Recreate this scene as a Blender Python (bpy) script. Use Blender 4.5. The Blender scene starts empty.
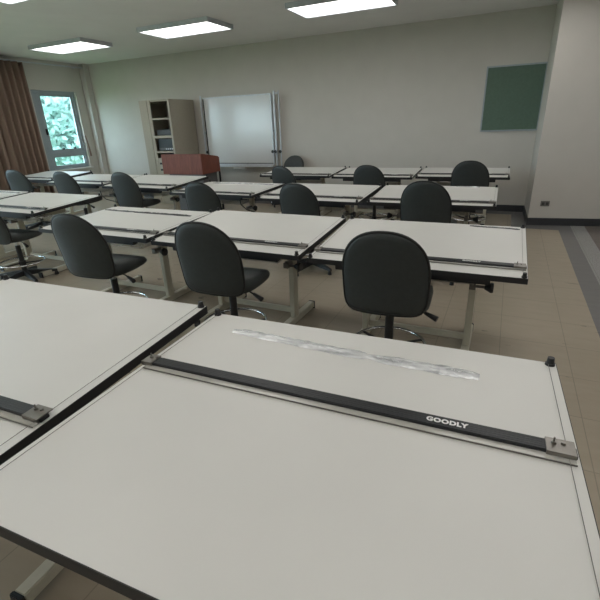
import bpy, bmesh, math, random
from mathutils import Vector, Matrix
random.seed(7)
C = bpy.context.scene.collection
PI = math.pi
ZT = 0.75                       # table height, metres
TW, TD = 1.2, 0.8432            # drafting board width, depth

# ------------------------------------------------------------------ materials
def new_mat(name):
    m = bpy.data.materials.new(name); m.use_nodes = True
    nt = m.node_tree
    b = next(n for n in nt.nodes if n.type == 'BSDF_PRINCIPLED')
    return m, nt, b

def mat(name, col, rough=0.5, metal=0.0, var=0.06, scale=30.0, bump=0.0, bscale=200.0, spec=None, stretch=None):
    m, nt, b = new_mat(name)
    tc = nt.nodes.new('ShaderNodeTexCoord')
    src = tc.outputs['Object']
    if stretch:
        mp = nt.nodes.new('ShaderNodeMapping'); mp.inputs['Scale'].default_value = stretch
        nt.links.new(src, mp.inputs['Vector']); src = mp.outputs['Vector']
    nz = nt.nodes.new('ShaderNodeTexNoise'); nz.inputs['Scale'].default_value = scale; nz.inputs['Detail'].default_value = 4
    nt.links.new(src, nz.inputs['Vector'])
    cr = nt.nodes.new('ShaderNodeValToRGB')
    cr.color_ramp.elements[0].position = 0.3; cr.color_ramp.elements[1].position = 0.7
    cr.color_ramp.elements[0].color = tuple(max(0, c * (1 - var)) for c in col) + (1,)
    cr.color_ramp.elements[1].color = tuple(min(1, c * (1 + var)) for c in col) + (1,)
    nt.links.new(nz.outputs['Fac'], cr.inputs['Fac']); nt.links.new(cr.outputs['Color'], b.inputs['Base Color'])
    b.inputs['Roughness'].default_value = rough; b.inputs['Metallic'].default_value = metal
    if spec is not None: b.inputs['Specular IOR Level'].default_value = spec
    if bump:
        n2 = nt.nodes.new('ShaderNodeTexNoise'); n2.inputs['Scale'].default_value = bscale; n2.inputs['Detail'].default_value = 3
        nt.links.new(src, n2.inputs['Vector'])
        bp = nt.nodes.new('ShaderNodeBump'); bp.inputs['Strength'].default_value = bump; bp.inputs['Distance'].default_value = 0.002
        nt.links.new(n2.outputs['Fac'], bp.inputs['Height']); nt.links.new(bp.outputs['Normal'], b.inputs['Normal'])
    return m

M = {}
M['laminate'] = mat('white_laminate', (0.70, 0.692, 0.662), 0.42, var=0.02, scale=3)
M['black_edge'] = mat('black_plastic_edge', (0.018, 0.018, 0.02), 0.5)
M['black_plastic'] = mat('black_plastic', (0.02, 0.02, 0.021), 0.45)
M['black_bar'] = mat('black_anodised_bar', (0.022, 0.024, 0.027), 0.42, var=0.15, scale=6, stretch=(1, 60, 1))
M['groove'] = mat('bar_groove', (0.07, 0.072, 0.075), 0.3, metal=0.5)
M['nickel'] = mat('nickel_plate', (0.27, 0.255, 0.235), 0.34, metal=1.0, var=0.12)
M['chrome'] = mat('chrome', (0.75, 0.76, 0.78), 0.12, metal=1.0, var=0.03)
M['wire'] = mat('steel_wire', (0.16, 0.15, 0.14), 0.4, metal=0.5)
M['rackwire'] = mat('grey_rack_wire', (0.42, 0.39, 0.34), 0.45, metal=0.3)
M['cream'] = mat('cream_powder_coat', (0.56, 0.53, 0.43), 0.5, var=0.04)
M['leather'] = mat('black_green_leatherette', (0.035, 0.041, 0.041), 0.5, var=0.08, scale=40, bump=0.25, bscale=420)
M['piping'] = mat('black_piping', (0.012, 0.013, 0.013), 0.5)
M['wall'] = mat('painted_wall', (0.60, 0.575, 0.53), 0.85, var=0.02, scale=4, bump=0.08, bscale=90)
M['wallside'] = mat('painted_pilaster', (0.60, 0.575, 0.53), 0.8, var=0.02, scale=4)
M['ceiling'] = mat('ceiling_paint', (0.82, 0.81, 0.79), 0.9, var=0.02, scale=3)
M['base'] = mat('dark_baseboard', (0.035, 0.037, 0.042), 0.5, var=0.1)
M['curtain'] = mat('brown_curtain', (0.27, 0.19, 0.15), 0.85, var=0.12, scale=12, stretch=(1, 1, 0.1), bump=0.15)
M['alu'] = mat('grey_aluminium', (0.36, 0.41, 0.45), 0.45, metal=0.2)
M['alu_light'] = mat('light_aluminium', (0.58, 0.61, 0.65), 0.4, metal=0.25)
M['whiteboard'] = mat('whiteboard_enamel', (0.66, 0.67, 0.67), 0.16, var=0.02, scale=2)
M['wood'] = mat('red_wood_veneer', (0.21, 0.066, 0.044), 0.6, var=0.22, scale=9, stretch=(7, 7, 0.6))
M['grey_steel'] = mat('grey_steel_sheet', (0.13, 0.13, 0.135), 0.5, metal=0.2)
M['cabinet'] = mat('cream_rack_cabinet', (0.40, 0.37, 0.30), 0.5, var=0.03)
M['device'] = mat('black_equipment', (0.03, 0.033, 0.038), 0.4)
M['letters'] = mat('white_lettering', (0.85, 0.85, 0.84), 0.5, var=0.01)
M['greenboard'] = mat('green_board', (0.10, 0.16, 0.12), 0.7)
M['outlet'] = mat('outlet_plate', (0.20, 0.19, 0.18), 0.4, metal=0.3)
M['outlet_dark'] = mat('outlet_socket', (0.06, 0.058, 0.055), 0.4)
M['paper'] = mat('white_paper', (0.8, 0.8, 0.78), 0.7)
M['bark'] = mat('tree_bark', (0.12, 0.09, 0.06), 0.9, var=0.3, scale=12)
M['lawn'] = mat('outdoor_lawn', (0.12, 0.2, 0.07), 0.95, var=0.3, scale=3)

def leaf_mat(name, col):
    m, nt, b = new_mat(name)
    tc = nt.nodes.new('ShaderNodeTexCoord'); nz = nt.nodes.new('ShaderNodeTexNoise'); nz.inputs['Scale'].default_value = 2.2
    nt.links.new(tc.outputs['Object'], nz.inputs['Vector'])
    cr = nt.nodes.new('ShaderNodeValToRGB')
    cr.color_ramp.elements[0].position = 0.35; cr.color_ramp.elements[1].position = 0.65
    cr.color_ramp.elements[0].color = tuple(c * 0.7 for c in col) + (1,); cr.color_ramp.elements[1].color = tuple(min(1, c * 1.25) for c in col) + (1,)
    nt.links.new(nz.outputs['Fac'], cr.inputs['Fac']); nt.links.new(cr.outputs['Color'], b.inputs['Base Color'])
    b.inputs['Roughness'].default_value = 0.5
    tr = nt.nodes.new('ShaderNodeBsdfTranslucent'); nt.links.new(cr.outputs['Color'], tr.inputs['Color'])
    mx = nt.nodes.new('ShaderNodeMixShader'); mx.inputs['Fac'].default_value = 0.45
    out = next(n for n in nt.nodes if n.type == 'OUTPUT_MATERIAL')
    nt.links.new(b.outputs['BSDF'], mx.inputs[1]); nt.links.new(tr.outputs['BSDF'], mx.inputs[2]); nt.links.new(mx.outputs['Shader'], out.inputs['Surface'])
    return m
M['leaf'] = leaf_mat('green_leaves', (0.30, 0.45, 0.41))
M['leaf_dark'] = leaf_mat('deep_green_leaves', (0.22, 0.36, 0.33))

def clear_mat(name, tint, alpha_mix, rough, bump=0.0, metal=0.0):
    m, nt, b = new_mat(name)
    out = next(n for n in nt.nodes if n.type == 'OUTPUT_MATERIAL')
    tr = nt.nodes.new('ShaderNodeBsdfTransparent'); tr.inputs['Color'].default_value = (*tint, 1)
    mx = nt.nodes.new('ShaderNodeMixShader'); mx.inputs['Fac'].default_value = alpha_mix
    b.inputs['Base Color'].default_value = (*tint, 1); b.inputs['Roughness'].default_value = rough
    b.inputs['Specular IOR Level'].default_value = 0.8; b.inputs['Metallic'].default_value = metal
    nt.links.new(tr.outputs['BSDF'], mx.inputs[1]); nt.links.new(b.outputs['BSDF'], mx.inputs[2]); nt.links.new(mx.outputs['Shader'], out.inputs['Surface'])
    if bump:
        tc = nt.nodes.new('ShaderNodeTexCoord'); nz = nt.nodes.new('ShaderNodeTexNoise'); nz.inputs['Scale'].default_value = 45; nz.inputs['Detail'].default_value = 5
        nt.links.new(tc.outputs['Object'], nz.inputs['Vector'])
        bp = nt.nodes.new('ShaderNodeBump'); bp.inputs['Strength'].default_value = bump; bp.inputs['Distance'].default_value = 0.01
        nt.links.new(nz.outputs['Fac'], bp.inputs['Height']); nt.links.new(bp.outputs['Normal'], b.inputs['Normal'])
        # worn cloudy streaks of the film: part opaque, part clear
        n2 = nt.nodes.new('ShaderNodeTexNoise'); n2.inputs['Scale'].default_value = 14; n2.inputs['Detail'].default_value = 4
        mp = nt.nodes.new('ShaderNodeMapping'); mp.inputs['Scale'].default_value = (0.6, 4, 1)
        nt.links.new(tc.outputs['Object'], mp.inputs['Vector']); nt.links.new(mp.outputs['Vector'], n2.inputs['Vector'])
        mr = nt.nodes.new('ShaderNodeMapRange'); mr.inputs['From Min'].default_value = 0.35; mr.inputs['From Max'].default_value = 0.65
        mr.inputs['To Min'].default_value = alpha_mix - 0.3; mr.inputs['To Max'].default_value = min(1, alpha_mix + 0.3)
        nt.links.new(n2.outputs['Fac'], mr.inputs['Value']); nt.links.new(mr.outputs['Result'], mx.inputs['Fac'])
    return m
M['glass'] = clear_mat('window_glass', (0.93, 0.98, 0.98), 0.07, 0.02)
M['acrylic'] = clear_mat('clear_acrylic', (0.86, 0.85, 0.81), 0.35, 0.12)
M['film'] = clear_mat('clear_plastic_film', (0.88, 0.89, 0.90), 0.72, 0.14, bump=0.7, metal=0.35)
M['film_dull'] = clear_mat('cloudy_plastic_film', (0.13, 0.13, 0.135), 0.8, 0.25, bump=0.9)

def emit_mat(name, col, s):
    m, nt, b = new_mat(name)
    b.inputs['Base Color'].default_value = (0.8, 0.8, 0.8, 1)
    b.inputs['Emission Color'].default_value = (*col, 1); b.inputs['Emission Strength'].default_value = s
    tc = nt.nodes.new('ShaderNodeTexCoord'); ck = nt.nodes.new('ShaderNodeTexNoise'); ck.inputs['Scale'].default_value = 60
    nt.links.new(tc.outputs['Object'], ck.inputs['Vector'])
    bp = nt.nodes.new('ShaderNodeBump'); bp.inputs['Strength'].default_value = 0.1
    nt.links.new(ck.outputs['Fac'], bp.inputs['Height']); nt.links.new(bp.outputs['Normal'], b.inputs['Normal'])
    return m
FILL_STRENGTH = 3.6  # glow of the added ceiling panels that fill the room with light
M['fill_glow'] = emit_mat('fill_panel_glow', (1.0, 0.975, 0.94), FILL_STRENGTH)

# ------------------------------------------------------------------ floor material
def floor_mat():
    m, nt, b = new_mat('vinyl_floor')
    N, L = nt.nodes, nt.links
    tc = N.new('ShaderNodeTexCoord'); sx = N.new('ShaderNodeSeparateXYZ'); L.new(tc.outputs['Object'], sx.inputs[0])
    def math_(op, a, b_=None, c_=None):
        n = N.new('ShaderNodeMath'); n.operation = op
        for i, v in enumerate((a, b_, c_)):
            if v is None: continue
            if isinstance(v, (int, float)): n.inputs[i].default_value = v
            else: L.new(v, n.inputs[i])
        return n.outputs[0]
    def mix(f, a, b_):
        n = N.new('ShaderNodeMix'); n.data_type = 'RGBA'
        if isinstance(f, (int, float)): n.inputs['Factor'].default_value = f
        else: L.new(f, n.inputs['Factor'])
        for s, v in (('A', a), ('B', b_)):
            sock = [i for i in n.inputs if i.name == s and i.type == 'RGBA'][0]
            if isinstance(v, tuple): sock.default_value = (*v, 1)
            else: L.new(v, sock)
        return [o for o in n.outputs if o.type == 'RGBA'][0]
    X, Y = sx.outputs['X'], sx.outputs['Y']
    nz = N.new('ShaderNodeTexNoise'); nz.inputs['Scale'].default_value = 5; nz.inputs['Detail'].default_value = 6
    mp = N.new('ShaderNodeMapping'); mp.inputs['Scale'].default_value = (1, 3.5, 1); L.new(tc.outputs['Object'], mp.inputs['Vector']); L.new(mp.outputs['Vector'], nz.inputs['Vector'])
    fine = N.new('ShaderNodeTexNoise'); fine.inputs['Scale'].default_value = 140; fine.inputs['Detail'].default_value = 2; L.new(tc.outputs['Object'], fine.inputs['Vector'])
    beige = mix(nz.outputs['Fac'], (0.35, 0.295, 0.225), (0.42, 0.36, 0.28))
    grey = mix(nz.outputs['Fac'], (0.155, 0.152, 0.15), (0.195, 0.19, 0.187))
    brown = mix(nz.outputs['Fac'], (0.13, 0.115, 0.105), (0.17, 0.15, 0.138))
    gr = math_('MULTIPLY', math_('SUBTRACT', fine.outputs['Fac'], 0.3), 2.2)
    granite = mix(gr, (0.15, 0.147, 0.145), (0.46, 0.455, 0.45))
    inb = math_('MULTIPLY', math_('LESS_THAN', X, 0.73), math_('LESS_THAN', Y, 7.46))
    notch = math_('MULTIPLY', math_('GREATER_THAN', X, 0.155), math_('GREATER_THAN', Y, 6.52))
    inb = math_('MULTIPLY', inb, math_('SUBTRACT', 1.0, notch))
    col = mix(inb, grey, beige)
    col = mix(math_('GREATER_THAN', X, 1.06), col, brown)
    strp = math_('MULTIPLY', math_('GREATER_THAN', X, 0.89), math_('LESS_THAN', X, 1.06))
    col = mix(strp, col, granite)
    # tile joints every 0.4 m
    def joint(v, off):
        f = math_('FRACT', math_('DIVIDE', math_('SUBTRACT', v, off), 0.4))
        d = math_('MINIMUM', f, math_('SUBTRACT', 1.0, f))
        return math_('LESS_THAN', d, 0.006)
    j = math_('MAXIMUM', joint(X, 0.11 - 8), joint(Y, 3.8 - 8))
    col = mix(math_('MULTIPLY', j, 0.4), col, (0.16, 0.14, 0.12))
    # scuffs left by chair feet
    sc = N.new('ShaderNodeTexNoise'); sc.inputs['Scale'].default_value = 6.5; sc.inputs['Detail'].default_value = 1; sc.inputs['Distortion'].default_value = 1.5
    mp2 = N.new('ShaderNodeMapping'); mp2.inputs['Rotation'].default_value = (0, 0, 0.6); mp2.inputs['Scale'].default_value = (0.5, 3.2, 1)
    L.new(tc.outputs['Object'], mp2.inputs['Vector']); L.new(mp2.outputs['Vector'], sc.inputs['Vector'])
    col = mix(math_('MULTIPLY', math_('GREATER_THAN', sc.outputs['Fac'], 0.76), 0.5), col, (0.06, 0.052, 0.045))
    L.new(col, b.inputs['Base Color'])
    b.inputs['Roughness'].default_value = 0.26
    return m
M['floor'] = floor_mat()

# ------------------------------------------------------------------ mesh builder
class MB:
    def __init__(s): s.bm = bmesh.new()
    def box(s, x0, x1, y0, y1, z0, z1, bev=0.0, rotz=0.0, piv=None):
        c = Vector(((x0 + x1) / 2, (y0 + y1) / 2, (z0 + z1) / 2))
        r = bmesh.ops.create_cube(s.bm, size=1.0)
        vs = r['verts']
        bmesh.ops.scale(s.bm, vec=(abs(x1 - x0), abs(y1 - y0), abs(z1 - z0)), verts=vs)
        if bev:
            es = list({e for v in vs for e in v.link_edges})
            rb = bmesh.ops.bevel(s.bm, geom=es, offset=bev, segments=2, affect='EDGES')
            vs = list({v for f in rb['faces'] for v in f.verts} | {v for v in vs if v.is_valid})
        if rotz: bmesh.ops.rotate(s.bm, cent=(0, 0, 0), matrix=Matrix.Rotation(rotz, 3, 'Z'), verts=vs)
        bmesh.ops.translate(s.bm, vec=c, verts=vs)
        return s
    def cyl(s, a, b, r0, r1=None, n=14):
        r1 = r0 if r1 is None else r1
        a, b = Vector(a), Vector(b); d = b - a
        q = Vector((0, 0, 1)).rotation_difference(d.normalized()).to_matrix().to_4x4()
        mt = Matrix.Translation((a + b) / 2) @ q
        bmesh.ops.create_cone(s.bm, cap_ends=True, segments=n, radius1=r0, radius2=r1, depth=d.length, matrix=mt)
        return s
    def tube(s, pts, r, n=8, closed=False):
        pts = [Vector(p) for p in pts]; k = len(pts); rings = []
        prev = None
        for i, p in enumerate(pts):
            if closed: t = (pts[(i + 1) % k] - pts[i - 1]).normalized()
            else: t = (pts[min(i + 1, k - 1)] - pts[max(i - 1, 0)]).normalized()
            if prev is None:
                u = t.cross(Vector((0, 0, 1)))
                if u.length < 1e-3: u = t.cross(Vector((1, 0, 0)))
                u.normalize()
            else:
                u = (prev - t * prev.dot(t)).normalized()
            prev = u; w = t.cross(u)
            rings.append([s.bm.verts.new(p + (u * math.cos(2 * PI * j / n) + w * math.sin(2 * PI * j / n)) * r) for j in range(n)])
        m = k if closed else k - 1
        for i in range(m):
            A, B = rings[i], rings[(i + 1) % k]
            for j in range(n): s.bm.faces.new((A[j], A[(j + 1) % n], B[(j + 1) % n], B[j]))
        if not closed:
            s.bm.faces.new(rings[0][::-1]); s.bm.faces.new(rings[-1])
        return s
    def rings(s, rs, cap=True):
        R = [[s.bm.verts.new(p) for p in ring] for ring in rs]
        n = len(R[0])
        for A, B in zip(R, R[1:]):
            for j in range(n): s.bm.faces.new((A[j], A[(j + 1) % n], B[(j + 1) % n], B[j]))
        if cap: s.bm.faces.new(R[0][::-1]); s.bm.faces.new(R[-1])
        return s
    def prism(s, pts, axis, a, b):
        def P(u, v, w): return {'x': (w, u, v), 'y': (u, w, v), 'z': (u, v, w)}[axis]
        return s.rings([[P(u, v, a) for u, v in pts], [P(u, v, b) for u, v in pts]])
    def obj(s, name, m, parent=None, smooth=False, angle=None):
        bmesh.ops.recalc_face_normals(s.bm, faces=s.bm.faces[:])
        me = bpy.data.meshes.new(name); s.bm.to_mesh(me); s.bm.free()
        me.materials.append(m)
        if smooth:
            me.polygons.foreach_set('use_smooth', [True] * len(me.polygons))
            if angle: me.set_sharp_from_angle(angle=angle)
        o = bpy.data.objects.new(name, me); C.objects.link(o)
        if parent: o.parent = parent
        return o

def tag(o, label=None, cat=None, group=None, kind=None):
    if label: o['label'] = label
    if cat: o['category'] = cat
    if group: o['group'] = group
    if kind: o['kind'] = kind
    return o
def thing(name, label, cat, loc=(0, 0, 0), rz=0.0, group=None):
    o = bpy.data.objects.new(name, None); C.objects.link(o); o.empty_display_size = 0.1
    o.location = loc; o.rotation_euler = (0, 0, rz)
    return tag(o, label, cat, group)
def struct(mb, name, m):
    return tag(mb.obj(name, m), kind='structure')
def copy_tree(o, parent=None):
    c = o.copy(); C.objects.link(c)
    if parent: c.parent = parent
    for ch in list(o.children): copy_tree(ch, c)
    return c

# ------------------------------------------------------------------ room
XL, XR, YF, YB, ZC = -8.75, 4.5, -2.6, 7.72, 2.8
struct(MB().box(XL - 0.2, XR + 0.2, YF - 0.2, YB + 0.2, -0.12, 0), 'floor', M['floor'])
struct(MB().box(XL - 0.2, XR + 0.2, YF - 0.2, YB + 0.2, ZC, ZC + 0.12), 'ceiling', M['ceiling'])
struct(MB().box(XL - 0.2, XR + 0.2, YB, YB + 0.2, 0, ZC), 'wall_back', M['wall'])
struct(MB().box(XR, XR + 0.2, YF, YB, 0, ZC), 'wall_right', M['wall'])
struct(MB().box(XL - 0.2, XR + 0.2, YF - 0.2, YF, 0, ZC), 'wall_front', M['wall'])
# projecting pier on the right of the back wall
struct(MB().prism([(0.355, 6.76), (XR, 7.5), (XR, YB), (0.33, YB)], 'z', 0, ZC), 'wall_pier', M['wall'])
tag(MB().prism([(0.345, 6.742), (XR, 7.482), (XR, 7.52), (0.365, 6.78)], 'z', 0, 0.1).obj('baseboard_pier', M['base']), kind='structure')
struct(MB().prism([(0.345, 6.742), (0.37, 6.76), (0.345, YB), (0.318, YB)], 'z', 0, 0.1), 'baseboard_side', M['base'])
struct(MB().box(XL, 0.33, YB - 0.015, YB, 0, 0.1), 'baseboard_back', M['base'])
struct(MB().box(XL, XL + 0.14, 7.58, YB, 0, ZC, 0.004), 'wall_pilaster', M['wallside'])
# left wall with three window openings
wins = [(6.32, 7.36, 0.70, 2.25), (2.1, 5.6, 0.70, 2.25), (-2.0, 1.5, 0.70, 2.25)]
mb = MB(); ys = sorted(wins)
y = YF
for (a, b, z0, z1) in ys:
    mb.box(XL - 0.2, XL, y, a, 0, ZC); mb.box(XL - 0.2, XL, a, b, 0, z0); mb.box(XL - 0.2, XL, a, b, z1, ZC); y = b
mb.box(XL - 0.2, XL, y, YB, 0, ZC)
struct(mb, 'wall_left', M['wall'])
def window(idx, a, b, z0, z1, mull, panes):
    """aluminium window in the left wall; mull = height of the transom; panes = number of bays"""
    w = tag(MB().box(XL - 0.13, XL - 0.05, a, b, z0, z0 + 0.05).box(XL - 0.13, XL - 0.05, a, b, z1 - 0.05, z1)
            .box(XL - 0.13, XL - 0.05, a, a + 0.07, z0 + 0.05, z1 - 0.05).box(XL - 0.13, XL - 0.05, b - 0.05, b, z0 + 0.05, z1 - 0.05)
            .box(XL - 0.125, XL - 0.055, a + 0.07, b - 0.05, mull - 0.045, mull + 0.025).obj('window_%d' % idx, M['alu']), kind='structure')
    n = panes; step = (b - a - 0.12) / n
    for i in range(n):
        p0 = a + 0.07 + i * step; p1 = p0 + step
        for (q0, q1, nm) in ((z0 + 0.05, mull - 0.045, 'lower_sash'), (mull + 0.025, z1 - 0.05, 'upper_sash')):
            t = 0.055 if nm == 'upper_sash' else 0.03
            t1 = 0.16 if i == 0 else t
            s = MB().box(XL - 0.11, XL - 0.07, p0, p1, q0, q0 + t).box(XL - 0.11, XL - 0.07, p0, p1, q1 - t, q1)
            s.box(XL - 0.11, XL - 0.07, p0, p0 + t1, q0 + t, q1 - t).box(XL - 0.11, XL - 0.07, p1 - t, p1, q0 + t, q1 - t)
            so = s.obj('sash', M['alu'], w)
            MB().box(XL - 0.093, XL - 0.087, p0 + t1, p1 - t, q0 + t, q1 - t).obj('pane', M['glass'], so)
            if nm == 'upper_sash' and idx == 1:
                for yy in (p0 + 0.38, p1 - 0.25):
                    MB().box(XL - 0.072, XL - 0.04, yy, yy + 0.05, q0 + 0.05, q0 + 0.085, 0.004).obj('latch', M['black_plastic'], so)
                MB().box(XL - 0.072, XL - 0.035, p0 + 0.10, p0 + 0.135, mull + 0.38, mull + 0.5, 0.006).obj('handle', M['black_plastic'], so)
    MB().box(XL - 0.2, XL + 0.05, a - 0.03, b + 0.03, z0 - 0.03, z0, 0.004).obj('window_sill', M['laminate'], w)
    return w
window(1, *wins[0], 0.75 + 0.275, 1)
window(2, *wins[1], 0.75 + 0.275, 3)
window(3, *wins[2], 0.75 + 0.275, 3)

# curtain: folded cloth hanging along the left wall
def curtain():
    root = thing('curtain', 'brown pleated full-length curtain drawn aside beside the left window', 'curtain', (XL + 0.13, 4.2, 0))
    y0, y1, n = 0.0, 1.97, 190
    def fold(t, z):
        a = 0.072 * math.sin(2 * PI * t * 14 + 0.9 * math.sin(7 * t)) + 0.018 * math.sin(2 * PI * t * 31 + 1.3)
        return a * (0.75 + 0.25 * (1 - z / 2.7))
    bm = MB(); zs = [0.05, 0.5, 1.0, 1.5, 2.0, 2.4, 2.7]
    front, back = [], []
    for z in zs:
        front.append([bm.bm.verts.new((fold(i / n, z), y0 + (y1 - y0) * i / n, z)) for i in range(n + 1)])
        back.append([bm.bm.verts.new((fold(i / n, z) - 0.006, y0 + (y1 - y0) * i / n, z)) for i in range(n + 1)])
    for G in (front, back):
        for A, B in zip(G, G[1:]):
            for i in range(n): bm.bm.faces.new((A[i], A[i + 1], B[i + 1], B[i]))
    for i in range(n):
        bm.bm.faces.new((front[0][i], front[0][i + 1], back[0][i + 1], back[0][i])); bm.bm.faces.new((front[-1][i], front[-1][i + 1], back[-1][i + 1], back[-1][i]))
    for A, B, C_, D in zip(front, front[1:], back, back[1:]):
        bm.bm.faces.new((A[0], B[0], D[0], C_[0])); bm.bm.faces.new((A[n], B[n], D[n], C_[n]))
    bm.obj('cloth', M['curtain'], root, smooth=True)
    MB().cyl((0, -0.1, 2.715), (0, 3.35, 2.715), 0.014).obj('rod', M['alu_light'], root)
    for yy in (0.4, 3.2): MB().box(-0.13, 0.01, yy - 0.012, yy + 0.012, 2.70, 2.735).obj('bracket', M['alu_light'], root)
curtain()
# strap on the wall between window and pilaster
tb = MB()
pts = [(XL + 0.012, 7.36 + 0.05 * t + 0.012 * math.sin(3 * t), 1.36 - 0.44 * t) for t in [i / 12 for i in range(13)]]
tb.rings([[(x, y - 0.012 - 0.008 * i / 12, z), (x + 0.014, y - 0.012, z), (x + 0.014, y + 0.012 + 0.008 * i / 12, z), (x, y + 0.012, z)] for i, (x, y, z) in enumerate(pts)])
tag(tb.obj('curtain_tieback', M['curtain']), 'brown cloth strap hanging on the wall right of the window', 'strap')

# ------------------------------------------------------------------ outdoors
struct(MB().box(-60, XL - 0.22, -40, 60, -0.5, -0.4), 'ground', M['lawn'])
def tree(label, x, y, r, h, leaf, seed):
    rnd = random.Random(seed)
    root = thing('tree', label, 'tree', (x, y, -0.4), group='trees outside the window')
    MB().cyl((0, 0, 0), (0.05, 0.05, h * 0.75), 0.13, 0.05, 10).cyl((0.03, 0.03, h * 0.4), (0.6, 0.3, h * 0.7), 0.05, 0.02, 8).cyl((0.03, 0.03, h * 0.35), (-0.4, -0.6, h * 0.7), 0.05, 0.02, 8).obj('trunk', M['bark'], root)
    bm = bmesh.new()
    for i in range(5200):
        while True:
            v = Vector((rnd.uniform(-1, 1), rnd.uniform(-1, 1), rnd.uniform(-1, 1)))
            if 0.2 < v.length < 1: break
        c = Vector((v.x * r, v.y * r, h * 0.52 + v.z * h * 0.49))
        s = rnd.uniform(0.09, 0.20)
        a = Vector((rnd.gauss(0, 1), rnd.gauss(0, 1), rnd.gauss(0, 1))).normalized(); b = a.orthogonal().normalized()
        q = [bm.verts.new(c + a * s), bm.verts.new(c + b * s * 0.45), bm.verts.new(c - a * s), bm.verts.new(c - b * s * 0.45)]
        bm.faces.new(q)
    me = bpy.data.meshes.new('foliage'); bm.to_mesh(me); bm.free(); me.materials.append(leaf)
    o = bpy.data.objects.new('foliage', me); C.objects.link(o); o.parent = root
tree('pale green tree nearest the window, filling most of its view', -14.4, 11.2, 1.45, 4.2, M['leaf'], 1)
tree('deep green tree at the right side of the window view', -15.6, 14.4, 1.6, 4.6, M['leaf_dark'], 2)
tree('light leafy tree further off, behind the two nearer trees', -20.5, 16.6, 2.2, 5.4, M['leaf'], 3)
tree('low deep green tree further off, left of the light leafy one', -20.5, 12.0, 2.2, 5.0, M['leaf_dark'], 5)
tree('tall pale green tree far behind all the others', -26.5, 20.0, 3.2, 7.5, M['leaf'], 4)

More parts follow.
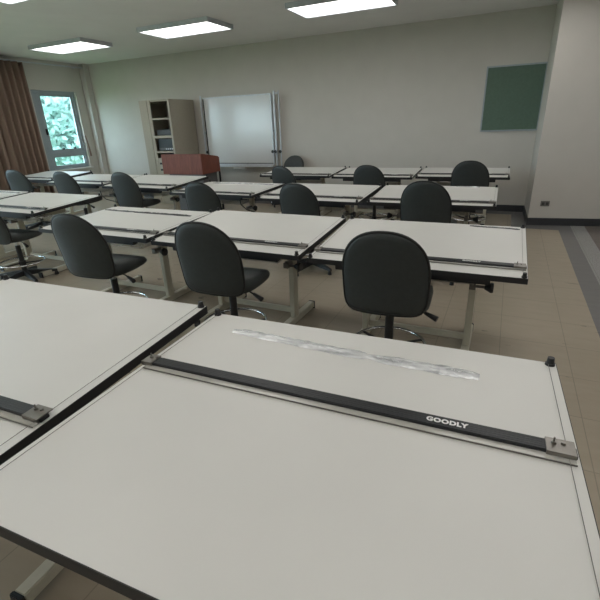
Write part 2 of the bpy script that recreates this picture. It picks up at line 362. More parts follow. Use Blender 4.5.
# ------------------------------------------------------------------ drafting tables
def top_frame(ti, dz, TD):
    return Matrix.Translation((-TW / 2, TD / 2, ZT + dz)) @ Matrix.Rotation(ti, 4, 'X')
def make_table(TD):
    root = thing('drafting_table', '', 'table')
    P = {}
    # board parts live in the board frame (origin: back left top corner)
    MB().box(0.002, TW - 0.002, -TD + 0.002, -0.002, -0.026, 0.0).obj('tabletop', M['laminate'], root)
    MB().box(0, TW, -0.002, 0.0, -0.032, -0.0006).box(0, TW, -TD, -TD + 0.002, -0.032, -0.0006).box(0, 0.002, -TD + 0.002, -0.002, -0.032, -0.0006).box(TW - 0.002, TW, -TD + 0.002, -0.002, -0.032, -0.0006).box(0.002, TW - 0.002, -TD + 0.002, -0.002, -0.032, -0.027).obj('edge_band', M['black_edge'], root)
    for (x, y) in ((0.018, -0.014), (TW - 0.018, -0.014), (0.018, -TD + 0.014), (TW - 0.018, -TD + 0.014)):
        MB().cyl((x, y, 0), (x, y, 0.007), 0.014, 0.013, 16).cyl((x, y, 0.007), (x, y, 0.024), 0.0105, 0.0095, 16).obj('corner_peg', M['black_plastic'], root, True, 0.6)
    for x in (0.024, TW - 0.024):
        MB().cyl((x, -0.02, 0.006), (x, -TD + 0.02, 0.006), 0.0008, n=6).obj('guide_wire', M['wire'], root)
    # parallel bar: origin at its own back edge, ly set per table
    bar = MB().box(0.035, TW - 0.065, -0.040, 0, 0.004, 0.014, 0.002).obj('parallel_bar', M['black_bar'], root)
    g = MB()
    for k in range(4): g.box(0.04, TW - 0.07, -0.008 - 0.0078 * k, -0.0068 - 0.0078 * k, 0.0138, 0.0146)
    g.obj('groove_lines', M['groove'], bar)
    MB().box(0.02, TW - 0.01, -0.060, -0.039, 0.0035, 0.0062, 0.0008).obj('ruler_edge', M['acrylic'], bar)
    MB().box(0.02, TW - 0.01, -0.0612, -0.060, 0.0025, 0.0065).obj('ruler_rim', M['wire'], bar)
    for sx, x0 in ((1, TW - 0.068), (-1, 0.002)):
        MB().box(x0, x0 + 0.058 if sx > 0 else x0 + 0.04, -0.043, 0.004, 0.0125, 0.0165, 0.001).box(x0, x0 + (0.058 if sx > 0 else 0.04), -0.045, -0.0415, 0.003, 0.0165).cyl((x0 + 0.016, -0.014, 0.0165), (x0 + 0.016, -0.014, 0.021), 0.006, 0.005, 12).cyl((x0 + 0.016, -0.014, 0.02), (x0 + 0.016, -0.014, 0.031), 0.0022, n=8).cyl((x0 + 0.035, -0.012, 0.0165), (x0 + 0.035, -0.012, 0.021), 0.005, 0.004, 12).obj('bracket', M['nickel'], bar)
    MB().box(TW - 0.022, TW - 0.007, -0.04, -0.012, 0.003, 0.0125, 0.001).obj('end_block', M['black_plastic'], bar)
    # lettering
    cu = bpy.data.curves.new('lettering', 'FONT'); cu.body = 'GOODLY'; cu.size = 0.021; cu.extrude = 0.0003; cu.offset = 0.0011
    cu.space_character = 1.1
    to = bpy.data.objects.new('tmp', cu); C.objects.link(to)
    dg = bpy.context.evaluated_depsgraph_get(); me = bpy.data.meshes.new_from_object(to.evaluated_get(dg))
    bpy.data.objects.remove(to); me.name = 'lettering'
    me.materials.clear(); me.materials.append(M['letters'])
    xs = [v.co.x for v in me.vertices]; w = max(xs) - min(xs)
    for v in me.vertices: v.co = Vector((0.875 + (v.co.x - min(xs)) * 0.096 / w, -0.0275 + v.co.y, 0.0150 + v.co.z))
    lo = bpy.data.objects.new('lettering', me); C.objects.link(lo); lo.parent = bar; lo['label'] = 'white capital letters'
    # under frame of the board
    MB().box(0.17, TW - 0.17, -TD + 0.03, -TD + 0.075, -0.07, -0.033).box(0.17, TW - 0.17, -0.16, -0.13, -0.062, -0.033).box(0.235, 0.265, -TD + 0.075, -0.16, -0.062, -0.033).box(TW - 0.265, TW - 0.235, -TD + 0.075, -0.16, -0.062, -0.033).obj('board_frame', M['black_edge'], root)
    # legs stand in the table frame
    for sx in (-1, 1):
        x = sx * 0.338
        lg = MB().box(x - 0.02, x + 0.02, -0.03, 0.04, 0.055, 0.665, 0.004).box(x - 0.028, x + 0.028, -0.10, 0.11, 0.63, 0.668, 0.003).obj('leg', M['cream'], root)
        MB().box(x - 0.025, x + 0.025, -0.335, 0.315, 0.012, 0.062, 0.004).obj('foot', M['cream'], lg)
        for y0 in (-0.35, 0.314):
            MB().box(x - 0.027, x + 0.027, y0, y0 + 0.016, 0.0, 0.064, 0.003).obj('end_cap', M['black_plastic'], lg)
        k = MB().cyl((x, -0.09, 0.52), (sx * 0.44, -0.09, 0.52), 0.009).box(x - 0.018, x + 0.018, -0.105, -0.03, 0.50, 0.54).obj('tilt_shaft', M['wire'], root)
        MB().cyl((sx * 0.405, -0.09, 0.52), (sx * 0.44, -0.09, 0.52), 0.014, 0.032, 18).cyl((sx * 0.44, -0.09, 0.52), (sx * 0.454, -0.09, 0.52), 0.033, 0.029, 18).obj('tilt_knob', M['black_plastic'], k, True, 0.6)
    MB().box(-0.335, 0.335, 0.0, 0.025, 0.085, 0.125, 0.003).obj('stretcher', M['cream'], root)
    MB().box(-0.335, 0.335, 0.065, 0.09, 0.60, 0.635, 0.003).obj('top_rail', M['cream'], root)
    b = MB()
    for k in range(8):
        y = -0.24 + 0.042 * k
        b.cyl((-0.345, y, 0.585), (0.345, y, 0.585), 0.0028, n=6)
    for x in (-0.345, -0.1, 0.1, 0.345): b.cyl((x, -0.245, 0.582), (x, 0.06, 0.582), 0.003, n=6)
    for x in (-0.345, 0.345): b.tube([(x, -0.24, 0.585), (x, -0.24, 0.60), (x, -0.02, 0.635)], 0.003, 6)
    b.obj('wire_shelf', M['rackwire'], root)
    return root
BOARD = ('tabletop', 'edge_band', 'corner_peg', 'guide_wire', 'parallel_bar', 'board_frame')
TABLES = {  # back left corner x, y, height offset, yaw, tilt, bar position
 'A0': (-2.2295, 1.228, 0.0163, 0.042, 0.0318, -0.712), 'A1': (-0.9896, 1.2795, -0.0082, 0.0374, -0.0026, -0.385), 'A9': (-3.51, 1.19, 0.035, 0.04, 0.03, -0.7),
 'B0': (-3.5247, 3.152, -0.0157, -0.0086, 0.046, -0.68), 'B1': (-2.2746, 3.1422, 0.0057, -0.0192, 0.0832, -0.665), 'B2': (-1.038, 3.1158, 0.0045, 0.0068, 0.087, -0.685),
 'C0': (-6.2572, 5.2588, 0.034, -0.0202, 0.0323, -0.66), 'C1': (-5.034, 5.2129, 0.0434, -0.0442, 0.0698, -0.65), 'C2': (-3.7959, 5.1211, -0.0274, -0.0131, 0.0296, -0.735),
 'C3': (-2.5098, 5.1101, -0.0201, -0.025, 0.0687, -0.66), 'C4': (-1.2556, 5.0834, -0.0129, 0.0161, 0.0667, -0.70),
 'D0': (-3.642, 7.0899, -0.0188, 0.0153, 0.0518, -0.72), 'D1': (-2.4038, 7.107, -0.0225, 0.0147, 0.056, -0.68), 'D2': (-1.1563, 7.1206, -0.0165, 0.0121, 0.0435, -0.62),
 'L0': (-6.5553, 3.5421, 0.0215, -0.001, 0.0534, -0.66), 'L1': (-5.3202, 3.5391, 0.0167, -0.011, 0.0566, -0.66), 'M0': (-8.2144, 5.8995, 0.0, -0.0005, 0.0571, -0.70)}
TLABEL = {
 'A1': 'large white drafting table closest to the viewer, black straightedge across its middle',
 'A0': 'white drafting table beside the closest one, ending at its thick black side edge',
 'A9': 'white drafting table of the nearest row, only its back corner in view',
 'B0': 'white drafting table with a long film strip, left end of the second row',
 'B1': 'white drafting table without a film strip, middle of the second row',
 'B2': 'white drafting table at the right end of the second row, small film strip on it',
 'C0': 'white drafting table behind the chair before the pale wall, left of the lectern',
 'C1': 'white drafting table in front of the red wooden lectern',
 'C2': 'white drafting table with silvery film along its back edge, below the whiteboard',
 'C3': 'white drafting table in the third row, second from the row end by the right wall',
 'C4': 'white drafting table at the right end of the third row',
 'D0': 'white last-row drafting table with a chair behind it, next to the whiteboard',
 'D1': 'white drafting table in the middle of the last row',
 'D2': 'white drafting table at the right end of the last row',
 'L0': 'white drafting table at the left picture edge with a white film strip on it',
 'L1': 'white drafting table left of the aisle, its right edge lit blue by the window',
 'M0': 'white drafting table below the window, between curtain and wall corner'}
proto = make_table(TD)
TM = {}
proto_deep = None
import re as _re
for key, (bx, by, dz, yaw, ti, bly) in TABLES.items():
    depth = 1.0 if key[0] == 'A' else TD
    if depth != TD:
        if proto_deep is None: t = proto_deep = make_table(depth)
        else: t = copy_tree(proto_deep)
    else: t = proto if key == 'B0' else copy_tree(proto)
    cx = bx + math.cos(yaw) * TW / 2 + math.sin(yaw) * depth / 2; cy = by + math.sin(yaw) * TW / 2 - math.cos(yaw) * depth / 2
    t.location = (cx, cy, 0); t.rotation_euler = (0, 0, yaw)
    tag(t, TLABEL[key], 'table', 'drafting tables in rows')
    F = top_frame(ti, dz, depth); off = dz - math.sin(ti) * depth / 2
    for ch in t.children:
        nm = ch.name.split('.')[0]
        if nm in BOARD:
            ch.matrix_local = F @ (Matrix.Translation((0, bly, 0)) @ Matrix.Rotation(-0.008 if key == 'A1' else 0.0, 4, 'Z') if nm == 'parallel_bar' else Matrix.Identity(4))
        else:
            # leg height set to the board: stretch the upright with the table
            pass
    # adjust supports so that they meet the board
    s = (ZT + off - 0.066 - 0.008) / 0.668
    for ch in t.children:
        nm = ch.name.split('.')[0]
        if nm == 'leg':
            ch.scale.z = s
            for g in ch.children: g.scale.z = 1 / s
        elif nm in ('tilt_shaft', 'top_rail', 'wire_shelf'):
            ch.location.z = 0.668 * (s - 1)
    TM[key] = Matrix.Translation((cx, cy, 0)) @ Matrix.Rotation(yaw, 4, 'Z') @ F

def cord(key, pts):
    t = next(o for o in bpy.data.objects if o.get('label') == TLABEL[key])
    MB().tube(pts, 0.006, 8).obj('cord', M['black_plastic'], t, True)
cord('C0', [(0.50, -0.40, 0.66), (0.53, -0.41, 0.60), (0.60, -0.41, 0.55), (0.70, -0.40, 0.53), (0.82, -0.38, 0.50)])
cord('C2', [(0.40, -0.36, 0.64), (0.42, -0.37, 0.58), (0.50, -0.37, 0.52), (0.60, -0.36, 0.50)])
# ------------------------------------------------------------------ clear film strips lying on tables
def film(key, x0, y0, x1, y1, w0, w1, label, pinch=None, seed=0, m='film', hh=0.009):
    rnd = random.Random(seed); n = 46
    L = math.hypot(x1 - x0, y1 - y0); ang = math.atan2(y1 - y0, x1 - x0)
    mb = MB(); rings = []
    for i in range(n + 1):
        t = i / n; w = w0 + (w1 - w0) * t
        if pinch is not None: w *= 1 - 0.6 * math.exp(-((t - pinch) / 0.025) ** 2)
        end = min(1, min(t, 1 - t) * 14 + 0.15); w *= 0.6 + 0.4 * end
        k = 10; ring = []
        yo = 0.003 * math.sin(7 * t + seed) + rnd.uniform(-0.001, 0.001)
        for j in range(k):
            a = 2 * PI * j / k
            z = max(0.0, math.sin(a)) * hh * (0.5 + 0.5 * end) * rnd.uniform(0.45, 1.15)
            ring.append((t * L, yo + math.cos(a) * w / 2 * rnd.uniform(0.93, 1.04), 0.0008 + z))
        rings.append(ring)
    mb.rings(rings)
    o = mb.obj('plastic_strip', M[m], smooth=True, angle=0.7)
    o.matrix_world = TM[key] @ Matrix.Translation((x0, y0, 0)) @ Matrix.Rotation(ang, 4, 'Z')
    tag(o, label, 'plastic strip', 'plastic film strips on the tables')
film('A1', 0.155, -0.122, 0.99, -0.158, 0.042, 0.054, 'long crumpled clear plastic strip lying on the closest table', 0.62, 1)
film('B0', 0.03, -0.155, 1.09, -0.178, 0.028, 0.05, 'long thin plastic strip lying on the left table of the second row', 0.35, 2, 'film_dull')
film('B2', 0.86, -0.034, 1.165, -0.058, 0.024, 0.022, 'short flat plastic strip in the back corner of the right table of the second row', None, 3, 'film_dull', 0.005)
film('C2', 0.14, -0.10, 1.10, -0.125, 0.05, 0.04, 'shiny plastic strip on the third-row table under the whiteboard', 0.5, 4)
film('C4', 0.78, -0.03, 1.02, -0.03, 0.04, 0.04, 'faint plastic strip at the back edge of the right table in the third row', None, 5)
film('L0', 0.55, -0.08, 1.12, -0.10, 0.07, 0.06, 'white plastic strip on the table at the left picture edge', 0.7, 6)
# crumpled plastic bags in the wire shelves
def bag(key, x, y, sx, sy, label, seed):
    rnd = random.Random(seed); bm = MB(); n, k = 16, 10; rings = []
    for i in range(n + 1):
        t = i / n; e = math.sin(PI * min(max(t, 0.04), 0.96)) ** 0.5
        rings.append([(-sx / 2 + sx * t + rnd.uniform(-.006, .006), math.cos(2 * PI * j / k) * sy / 2 * e + rnd.uniform(-.01, .01), 0.004 + 0.018 * e * (1 + math.sin(2 * PI * j / k)) * rnd.uniform(.6, 1.1)) for j in range(k)])
    bm.rings(rings)
    o = bm.obj('plastic_bag', M['film'], smooth=True, angle=0.5)
    bx, by, dz, yaw, ti, _ = TABLES[key]
    cx = bx + TW / 2; cy = by - TD / 2
    off = dz - math.sin(ti) * TD / 2; s = (ZT + off - 0.074) / 0.668
    o.location = (cx + x, cy + y, 0.5885 + 0.668 * (s - 1))
    tag(o, label, 'plastic bag', 'bags in the wire shelves')
bag('B2', 0.18, -0.10, 0.28, 0.2, 'crumpled clear bag in the wire shelf under the right table of the second row', 11)
bag('B0', 0.12, -0.06, 0.3, 0.2, 'crumpled clear bag in the wire shelf under the left table of the second row', 12)

# ------------------------------------------------------------------ chairs
def back_outline(w, zb, zt, n=64):
    """closed outline (x, z) of the chair back: nearly square foot, domed top"""
    pts = []
    h = zt - zb
    for i in range(n):
        a = 2 * PI * i / n - PI / 2
        c, s = math.cos(a), math.sin(a)
        e = 7.0 if s < 0 else 2.35
        r = (abs(c) ** e + abs(s) ** e) ** (-1 / e)
        x = c * r * w / 2; z = s * r
        z = zb + h * 0.46 + (z * h * 0.46 if s < 0 else z * h * 0.54)
        if s < 0: x *= 1 - 0.05 * (-s * r) ** 2
        pts.append((x, z))
    return pts
def make_chair():
    root = thing('drafting_chair', '', 'chair')
    W, ZB, ZTOP = 0.440, 0.488, 0.950
    ol = back_outline(W, ZB, ZTOP)
    cz = (ZB + ZTOP) / 2
    def surf(x, z, d):     # d: offset normal to the shell, + towards the sitter
        v = (z - ZB) / (ZTOP - ZB)
        y = -0.198 - 0.085 * v + 0.13 * (x * x) / (W / 2) * (0.9 - 0.4 * v) + 0.02 * math.sin(PI * v)
        return Vector((x, y + d, z))
    def rings_of(profile):
        return [[surf(x * s, cz + (z - cz) * s, d) for x, z in ol] for s, d in profile]
    mb = MB()
    mb.rings(rings_of([(0.02, 0.028), (0.35, 0.029), (0.7, 0.027), (0.88, 0.021), (0.97, 0.010), (1.0, 0.0), (0.985, -0.012), (0.93, -0.020), (0.8, -0.026), (0.5, -0.031), (0.25, -0.033), (0.02, -0.034)]))
    back = mb.obj('backrest', M['leather'], root, True)
    MB().tube([surf(x * 0.992, cz + (z - cz) * 0.992, -0.008) for x, z in ol], 0.0075, 8, True).obj('piping', M['piping'], back, True)
    # seat: wedge cushion, thick at the back, rounded front
    n = 56
    def so(s, zf):
        r = []
        for i in range(n):
            a = 2 * PI * i / n; c, q = math.cos(a), math.sin(a); e = 4.2
            k = (abs(c) ** e + abs(q) ** e) ** (-1 / e)
            x = c * k * 0.225 * s; y = 0.0 + q * k * 0.205 * s
            r.append(Vector((x, y, zf(y, s))))
        return r
    top = lambda y: 0.602 - 0.045 * ((y + 0.2) / 0.4) - 0.03 * max(0, (y - 0.10) / 0.1) ** 2
    bot = lambda y: 0.497 + 0.012 * max(0, y) / 0.2
    MB().rings([so(0.02, lambda y, s: bot(y)), so(0.6, lambda y, s: bot(y)), so(0.94, lambda y, s: bot(y)), so(0.985, lambda y, s: bot(y) + 0.008), so(1.0, lambda y, s: (bot(y) + top(y)) / 2 - 0.004),
                so(0.985, lambda y, s: top(y) - 0.014), so(0.94, lambda y, s: top(y) - 0.004), so(0.7, lambda y, s: top(y)), so(0.35, lambda y, s: top(y) - 0.004), so(0.02, lambda y, s: top(y) - 0.006)]).obj('seat', M['leather'], root, True)
    MB().box(-0.09, 0.09, -0.12, 0.10, 0.472, 0.499, 0.004).obj('seat_plate', M['black_plastic'], root)
    MB().tube([(0.05, -0.02, 0.478), (0.16, -0.05, 0.472), (0.22, -0.07, 0.455)], 0.006, 8).cyl((0.20, -0.063, 0.462), (0.265, -0.085, 0.442), 0.010, 0.016, 12).obj('lever', M['black_plastic'], root, True, 0.7)
    lift = MB().cyl((0, 0, 0.40), (0, 0, 0.475), 0.014, n=16).obj('gas_lift', M['chrome'], root, True, 0.6)
    MB().cyl((0, 0, 0.10), (0, 0, 0.41), 0.026, 0.024, 18).cyl((0, 0, 0.06), (0, 0, 0.12), 0.036, 0.03, 18).obj('column_cover', M['black_plastic'], lift, True, 0.6)
    ring = MB().tube([(0.21 * math.cos(2 * PI * i / 40), 0.21 * math.sin(2 * PI * i / 40), 0.215) for i in range(40)], 0.0095, 10, True).obj('foot_ring', M['chrome'], root, True)
    sp = MB()
    for k in range(3):
        a = 2 * PI * k / 3 + 0.5
        sp.cyl((0.02 * math.cos(a), 0.02 * math.sin(a), 0.20), (0.205 * math.cos(a), 0.205 * math.sin(a), 0.213), 0.008, n=8)
    sp.cyl((0, 0, 0.18), (0, 0, 0.225), 0.034, n=16).obj('spokes', M['black_plastic'], ring)
    for k in range(5):
        a = 2 * PI * k / 5 + 0.9; c, s = math.cos(a), math.sin(a)
        rr = []
        for (r, z0, z1, w) in ((0.02, 0.055, 0.115, 0.026), (0.12, 0.052, 0.10, 0.024), (0.24, 0.045, 0.078, 0.020), (0.30, 0.042, 0.064, 0.017)):
            rr.append([(r * c - w * s, r * s + w * c, z0), (r * c + w * s, r * s - w * c, z0), (r * c + w * 0.7 * s, r * s - w * 0.7 * c, z1), (r * c - w * 0.7 * s, r * s + w * 0.7 * c, z1)])
        arm = MB().rings(rr).obj('base_arm', M['black_plastic'], root)
        MB().cyl((0.285 * c, 0.285 * s, 0), (0.285 * c, 0.285 * s, 0.044), 0.022, 0.014, 12).obj('glide', M['black_plastic'], arm, True, 0.6)
    return root
CH = [
 (-0.505, 2.245, 0.06, 'black drafting chair with a broad domed back, at the right table of the second row'),
 (-1.535, 2.18, 0.03, 'black drafting chair turned half away, at the middle table of the second row'),
 (-2.575, 2.155, 0.083, 'black drafting chair with bluish sheen on its seat, at the left table of row two'),
 (-4.52, 2.69, 0.06, 'black drafting chair cut off by the left picture edge, foot ring in view'),
 (-0.585, 4.08, -0.09, 'black drafting chair at the right table of the third row'),
 (-1.755, 4.00, -0.13, 'black drafting chair at the third-row table second from the right wall'),
 (-2.865, 3.93, -0.02, 'black drafting chair in front of the lectern, seen between second and third row'),
 (-4.43, 4.40, 0.024, 'black drafting chair standing out against the pale wall left of the cabinet'),
 (-5.52, 4.39, 0.046, 'black drafting chair standing in front of the window'),
 (-6.738, 4.507, 0.124, 'black drafting chair standing in front of the brown curtain'),
 (-1.58, 5.78, -0.12, 'black drafting chair at the middle table of the last row'),
 (-0.38, 6.0, -0.08, 'black drafting chair at the right table of the last row'),
 (-2.69, 5.60, -0.30, 'black drafting chair at the last-row table beside the whiteboard, seat sticking out right'),
 (-3.66, 7.33, PI - 0.12, 'black drafting chair behind the last row, beside the whiteboard, against the back wall'),
]
cproto = make_chair()
for i, (x, y, r, lab) in enumerate(CH):
    c = cproto if i == 0 else copy_tree(cproto)
    c.location = (x, y, 0); c.rotation_euler = (0, 0, r)
    if y > 7: c.scale.z = 0.93
    elif i in (5, 6, 10, 12): c.scale.z = 0.965
    elif i == 3: c.scale.z = 0.905     # wound down lower than the others
    tag(c, lab, 'chair', 'drafting chairs at the tables')

# ------------------------------------------------------------------ lectern
lt = thing('lectern', 'red wooden lectern with sloping top on a grey base, before the back wall', 'lectern', (-5.165, 6.5, 0))
MB().prism([(-0.28, 0.685), (0.25, 0.69), (0.25, 0.93), (0.20, 0.955), (-0.22, 1.018), (-0.28, 1.018)], 'x', -0.43, 0.43).obj('desk_box', M['wood'], lt)
MB().box(-0.37, 0.37, -0.2, 0.225, 0.04, 0.685, 0.004).obj('base_cabinet', M['grey_steel'], lt)
for sx in (-1, 1): MB().box(sx * 0.42 - 0.012, sx * 0.42 + 0.012, 0.225, 0.249, 0.0, 0.69).box(sx * 0.42 - 0.012, sx * 0.42 + 0.012, -0.2, 0.23, 0.0, 0.03).obj('side_post', M['black_plastic'], lt)
MB().box(-0.32, 0.32, -0.17, 0.17, 0.0, 0.045).obj('plinth', M['black_plastic'], lt)

# ------------------------------------------------------------------ equipment cabinet
cb = thing('rack_cabinet', 'tall cream equipment cabinet with an open front, behind the lectern', 'cabinet', (-6.24, 7.32, 0))
x0, x1, y0, y1, H = -0.37, 0.36, -0.37, 0.37, 1.95
MB().box(x0, x0 + 0.02, y0 + 0.02, y1, 0, H).box(x1 - 0.02, x1, y0 + 0.02, y1, 0, H).box(x0 + 0.02, x1 - 0.02, y1 - 0.02, y1, 0, H).box(x0 + 0.02, x1 - 0.02, y0 + 0.02, y1 - 0.02, H - 0.03, H).box(x0 + 0.02, x1 - 0.02, y0 + 0.02, y1 - 0.02, 0, 0.05).obj('body', M['cabinet'], cb)
MB().box(x0, x0 + 0.19, y0, y0 + 0.02, 0, H, 0.003).obj('door', M['cabinet'], cb)
MB().box(x0 + 0.195, x0 + 0.27, y0 + 0.004, y0 + 0.02, 0, H, 0.003).obj('front_stile', M['cabinet'], cb)
MB().box(x1 - 0.045, x1, y0, y0 + 0.02, 0, H, 0.003).obj('front_post', M['cabinet'], cb)
for (z0, z1) in ((1.27, 1.315), (1.0, 1.03), (0.86, 0.90), (1.60, 1.63)):
    MB().box(x0 + 0.27, x1 - 0.045, y0 + 0.006, y1 - 0.02, z0, z1).obj('shelf', M['cabinet'], cb)
fp = MB().box(x0 + 0.27, x1 - 0.045, y0 + 0.006, y0 + 0.02, 0.05, 0.86)
fp.obj('blank_panel', M['cabinet'], cb)
for z in (0.78, 0.66): MB().box(x0 + 0.30, x0 + 0.40, y0 + 0.001, y0 + 0.007, z, z + 0.035).obj('slot', M['black_plastic'], cb)
CX, CY = -6.24, 7.32
a = thing('amplifier', 'black amplifier with silver knobs on the middle shelf of the cream cabinet', 'amplifier', (CX + 0.1, CY, 1.03))
MB().box(-0.195, 0.205, -0.3, 0.2, 0.008, 0.225, 0.004).obj('case', M['device'], a)
MB().box(-0.19, 0.2, -0.306, -0.3, 0.02, 0.06).obj('face_plate', M['grey_steel'], a)
for k in range(4): MB().cyl((0.0 + 0.05 * k, -0.318, 0.04), (0.0 + 0.05 * k, -0.306, 0.04), 0.013, n=12).obj('knob', M['alu_light'], a)
for sx in (-0.15, 0.15): MB().box(sx - 0.02, sx + 0.02, -0.25, 0.15, 0, 0.008).obj('foot', M['black_plastic'], a)
a = thing('video_player', 'flat dark recorder with vents on the upper shelf of the cream cabinet', 'recorder', (CX + 0.1, CY, 1.315))
MB().box(-0.19, 0.2, -0.3, 0.15, 0.006, 0.105, 0.003).obj('case', M['device'], a)
v = MB()
for k in range(12): v.box(-0.17 + 0.03 * k, -0.152 + 0.03 * k, -0.304, -0.3, 0.03, 0.09)
v.obj('vent', M['grey_steel'], a)
for sx in (-0.15, 0.15): MB().box(sx - 0.02, sx + 0.02, -0.25, 0.1, 0, 0.006).obj('foot', M['black_plastic'], a)
a = thing('audio_mixer', 'small dark unit on the lowest open shelf of the cream cabinet', 'mixer', (CX + 0.1, CY, 0.90))
MB().box(-0.18, 0.18, -0.28, 0.1, 0.0, 0.07, 0.003).obj('case', M['device'], a)
MB().box(-0.17, 0.17, -0.284, -0.28, 0.012, 0.03).obj('face_plate', M['alu_light'], a)

# ------------------------------------------------------------------ whiteboard on a stand
wb = thing('whiteboard', 'wide mobile whiteboard in a silver frame standing before the back wall', 'whiteboard', (-4.805, 7.58, 0))
zb, zt, hx = 0.745, 1.94, 0.735
MB().box(-hx, hx, -0.008, 0.008, zb, zt).obj('writing_surface', M['whiteboard'], wb)
MB().box(-hx - 0.02, hx + 0.02, -0.014, 0.014, zb - 0.025, zb).box(-hx - 0.02, hx + 0.02, -0.014, 0.014, zt, zt + 0.025).box(hx, hx + 0.025, -0.014, 0.014, zb, zt).obj('frame', M['alu_light'], wb)
MB().box(-hx - 0.022, -hx, -0.014, 0.014, zb, zt).box(-hx, hx, -0.015, -0.008, zb, zb + 0.014).obj('dark_trim', M['black_plastic'], wb)
MB().box(-hx, hx + 0.02, -0.10, -0.014, zb - 0.055, zb - 0.04).box(-hx, hx + 0.02, -0.105, -0.10, zb - 0.055, zb - 0.005).obj('pen_tray', M['alu_light'], wb)
for sx in (-1, 1):
    X = sx * (hx + 0.075)
    po = MB().box(X - 0.018, X + 0.018, -0.012, 0.012, 0.07, 2.0, 0.003).obj('post', M['alu_light'], wb)
    MB().box(X - 0.02, X + 0.02, -0.30, 0.11, 0.05, 0.08, 0.004).obj('foot', M['alu_light'], po)
    for yy in (-0.27, 0.08): MB().cyl((X - 0.012, yy, 0.027), (X + 0.012, yy, 0.027), 0.027, n=16).obj('caster', M['black_plastic'], po)
    for dx in (-0.06, 0.0, 0.10) if sx > 0 else (0.06,):
        MB().cyl((X + dx, -0.012, 0.965), (X + dx, -0.05, 0.965), 0.012, 0.03, 14).obj('knob', M['black_plastic'], wb, True, 0.6)
    MB().cyl((sx * (hx + 0.02), 0, 1.33), (X, 0, 1.33), 0.012).obj('pivot', M['alu'], wb)
pX = hx + 0.075 + 0.09
MB().box(pX - 0.008, pX + 0.008, 0.0, 0.02, 0.07, 2.0).box(pX - 0.09, pX, 0.0, 0.02, 1.95, 1.97).box(pX - 0.09, pX, 0.0, 0.02, 0.07, 0.09).obj('guide_rail', M['alu_light'], wb)
MB().box(-hx - 0.06, hx + 0.06, 0.0, 0.02, 0.25, 0.28).obj('cross_bar', M['alu_light'], wb)
e = tag(MB().box(-0.14, 0.14, -0.03, 0.03, 0, 0.045, 0.004).obj('paper_box', M['paper']), 'small white box fixed below the tray of the whiteboard', 'box')
e.location = (-4.81, 7.535, 0.645)
e = tag(MB().box(-0.065, 0.065, -0.025, 0.025, 0, 0.03, 0.004).obj('board_eraser', M['black_plastic']), 'dark eraser on the whiteboard tray', 'eraser')
e.location = (-4.6, 7.522, 0.705)

# ------------------------------------------------------------------ bulletin board on the back wall, outlet on the pier
bb = thing('notice_board', 'green notice board hung high on the back wall left of the corner', 'board', (-0.06, YB, 1.215))
MB().box(-0.38, 0.38, -0.022, -0.004, 0.02, 0.88).obj('panel', M['greenboard'], bb)
MB().box(-0.4, 0.4, -0.028, 0, 0, 0.02).box(-0.4, 0.4, -0.028, 0, 0.88, 0.9).box(-0.4, -0.38, -0.028, 0, 0.02, 0.88).box(0.38, 0.4, -0.028, 0, 0.02, 0.88).obj('frame', M['alu'], bb)
ang = math.atan2(7.5 - 6.76, XR - 0.355)
ol = thing('wall_outlet', 'grey double power outlet low on the right wall', 'outlet', (0.537, 6.76 + (0.537 - 0.355) * math.tan(ang), 0.262), ang)
MB().box(-0.056, 0.056, -0.007, 0, 0, 0.072, 0.003).obj('cover_plate', M['outlet'], ol)
for sx in (-0.025, 0.025): MB().box(sx - 0.017, sx + 0.017, -0.009, -0.0065, 0.018, 0.054, 0.002).obj('socket', M['outlet_dark'], ol)

# ------------------------------------------------------------------ lit ceiling panels, added to brighten the room
def lights():
    proto = None
    spots = [(x, y) for y in (5.9, 3.4, 0.9, -1.4) for x in (-6.9, -4.5, -2.1, 0.3, 2.7)]
    for i, (x, y) in enumerate(spots):
        if proto is None:
            r = thing('fill_panel', '', 'ceiling light')
            MB().box(-0.62, 0.62, -0.32, -0.30, -0.06, 0).box(-0.62, 0.62, 0.30, 0.32, -0.06, 0).box(-0.62, -0.60, -0.30, 0.30, -0.06, 0).box(0.60, 0.62, -0.30, 0.30, -0.06, 0).box(-0.6, 0.6, -0.3, 0.3, -0.01, 0).obj('housing', M['alu_light'], r)
            MB().box(-0.598, 0.598, -0.298, 0.298, -0.045, -0.035).obj('diffuser', M['fill_glow'], r)
            proto = r
        else: r = copy_tree(proto)
        r.location = (x, y, ZC)
        tag(r, 'glowing white ceiling panel added to brighten the room', 'ceiling light', 'added fill panels on the ceiling')
lights()

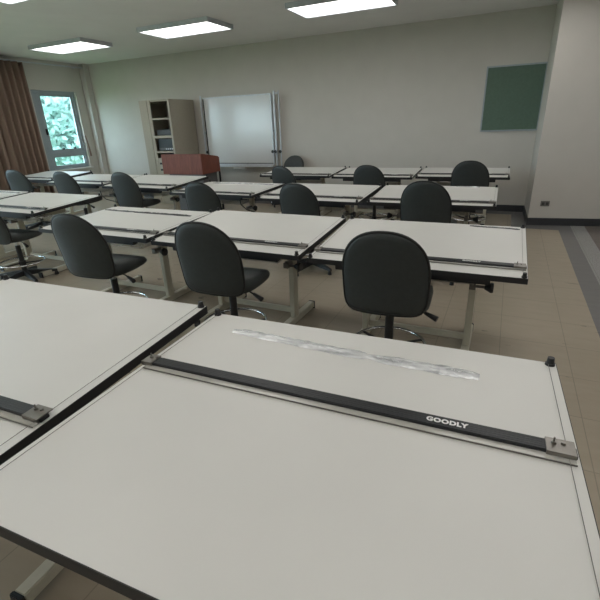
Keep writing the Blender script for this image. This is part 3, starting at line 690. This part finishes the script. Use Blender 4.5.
# ------------------------------------------------------------------ daylight
w = bpy.data.worlds.new('sky'); bpy.context.scene.world = w; w.use_nodes = True
nt = w.node_tree; bg = next(n for n in nt.nodes if n.type == 'BACKGROUND')
sky = nt.nodes.new('ShaderNodeTexSky'); sky.sky_type = 'HOSEK_WILKIE'
sky.sun_direction = (0.5, -0.4, 0.75); sky.turbidity = 4.0
mixc = nt.nodes.new('ShaderNodeMix'); mixc.data_type = 'RGBA'; mixc.inputs['Factor'].default_value = 0.55
ca = [i for i in mixc.inputs if i.name == 'A' and i.type == 'RGBA'][0]; cb_ = [i for i in mixc.inputs if i.name == 'B' and i.type == 'RGBA'][0]
nt.links.new(sky.outputs['Color'], ca); cb_.default_value = (0.72, 0.9, 1.0, 1)
nt.links.new([o for o in mixc.outputs if o.type == 'RGBA'][0], bg.inputs['Color'])
bg.inputs['Strength'].default_value = 16.0
for (a, b, z0, z1) in wins:
    ld = bpy.data.lights.new('window_portal', 'AREA'); ld.shape = 'RECTANGLE'; ld.size = b - a; ld.size_y = z1 - z0
    ld.cycles.is_portal = True
    o = bpy.data.objects.new('window_portal', ld); C.objects.link(o)
    o.location = (XL - 0.16, (a + b) / 2, (z0 + z1) / 2)
    o.rotation_euler = (Matrix(((0, 0, -1), (1, 0, 0), (0, -1, 0))).transposed().to_euler() if False else Vector((1, 0, 0)).to_track_quat('-Z', 'Y').to_euler())

# ------------------------------------------------------------------ camera
r = Vector((0.90774567, 0.41796433, -0.03610569)); u = Vector((-0.12900109, 0.3599869, 0.92399575)); f = Vector((-0.39919484, 0.83409547, -0.38069441))
cd = bpy.data.cameras.new('camera'); co = bpy.data.objects.new('camera', cd); C.objects.link(co)
m = Matrix((( r.x, u.x, -f.x, 0.0), (r.y, u.y, -f.y, 0.0), (r.z, u.z, -f.z, ZT + 0.68451), (0, 0, 0, 1)))
co.matrix_world = m
cd.sensor_fit = 'HORIZONTAL'; cd.sensor_width = 36.0; cd.lens = 36.0 * 428.03 / 600.0
cd.clip_start = 0.02; cd.clip_end = 200
sc = bpy.context.scene
sc.camera = co
sc.view_settings.view_transform = 'Standard'; sc.view_settings.look = 'None'
sc.view_settings.exposure = 0.27; sc.view_settings.gamma = 1.0; sc.view_settings.use_curve_mapping = False
sc.cycles.max_bounces = 8; sc.cycles.transparent_max_bounces = 16
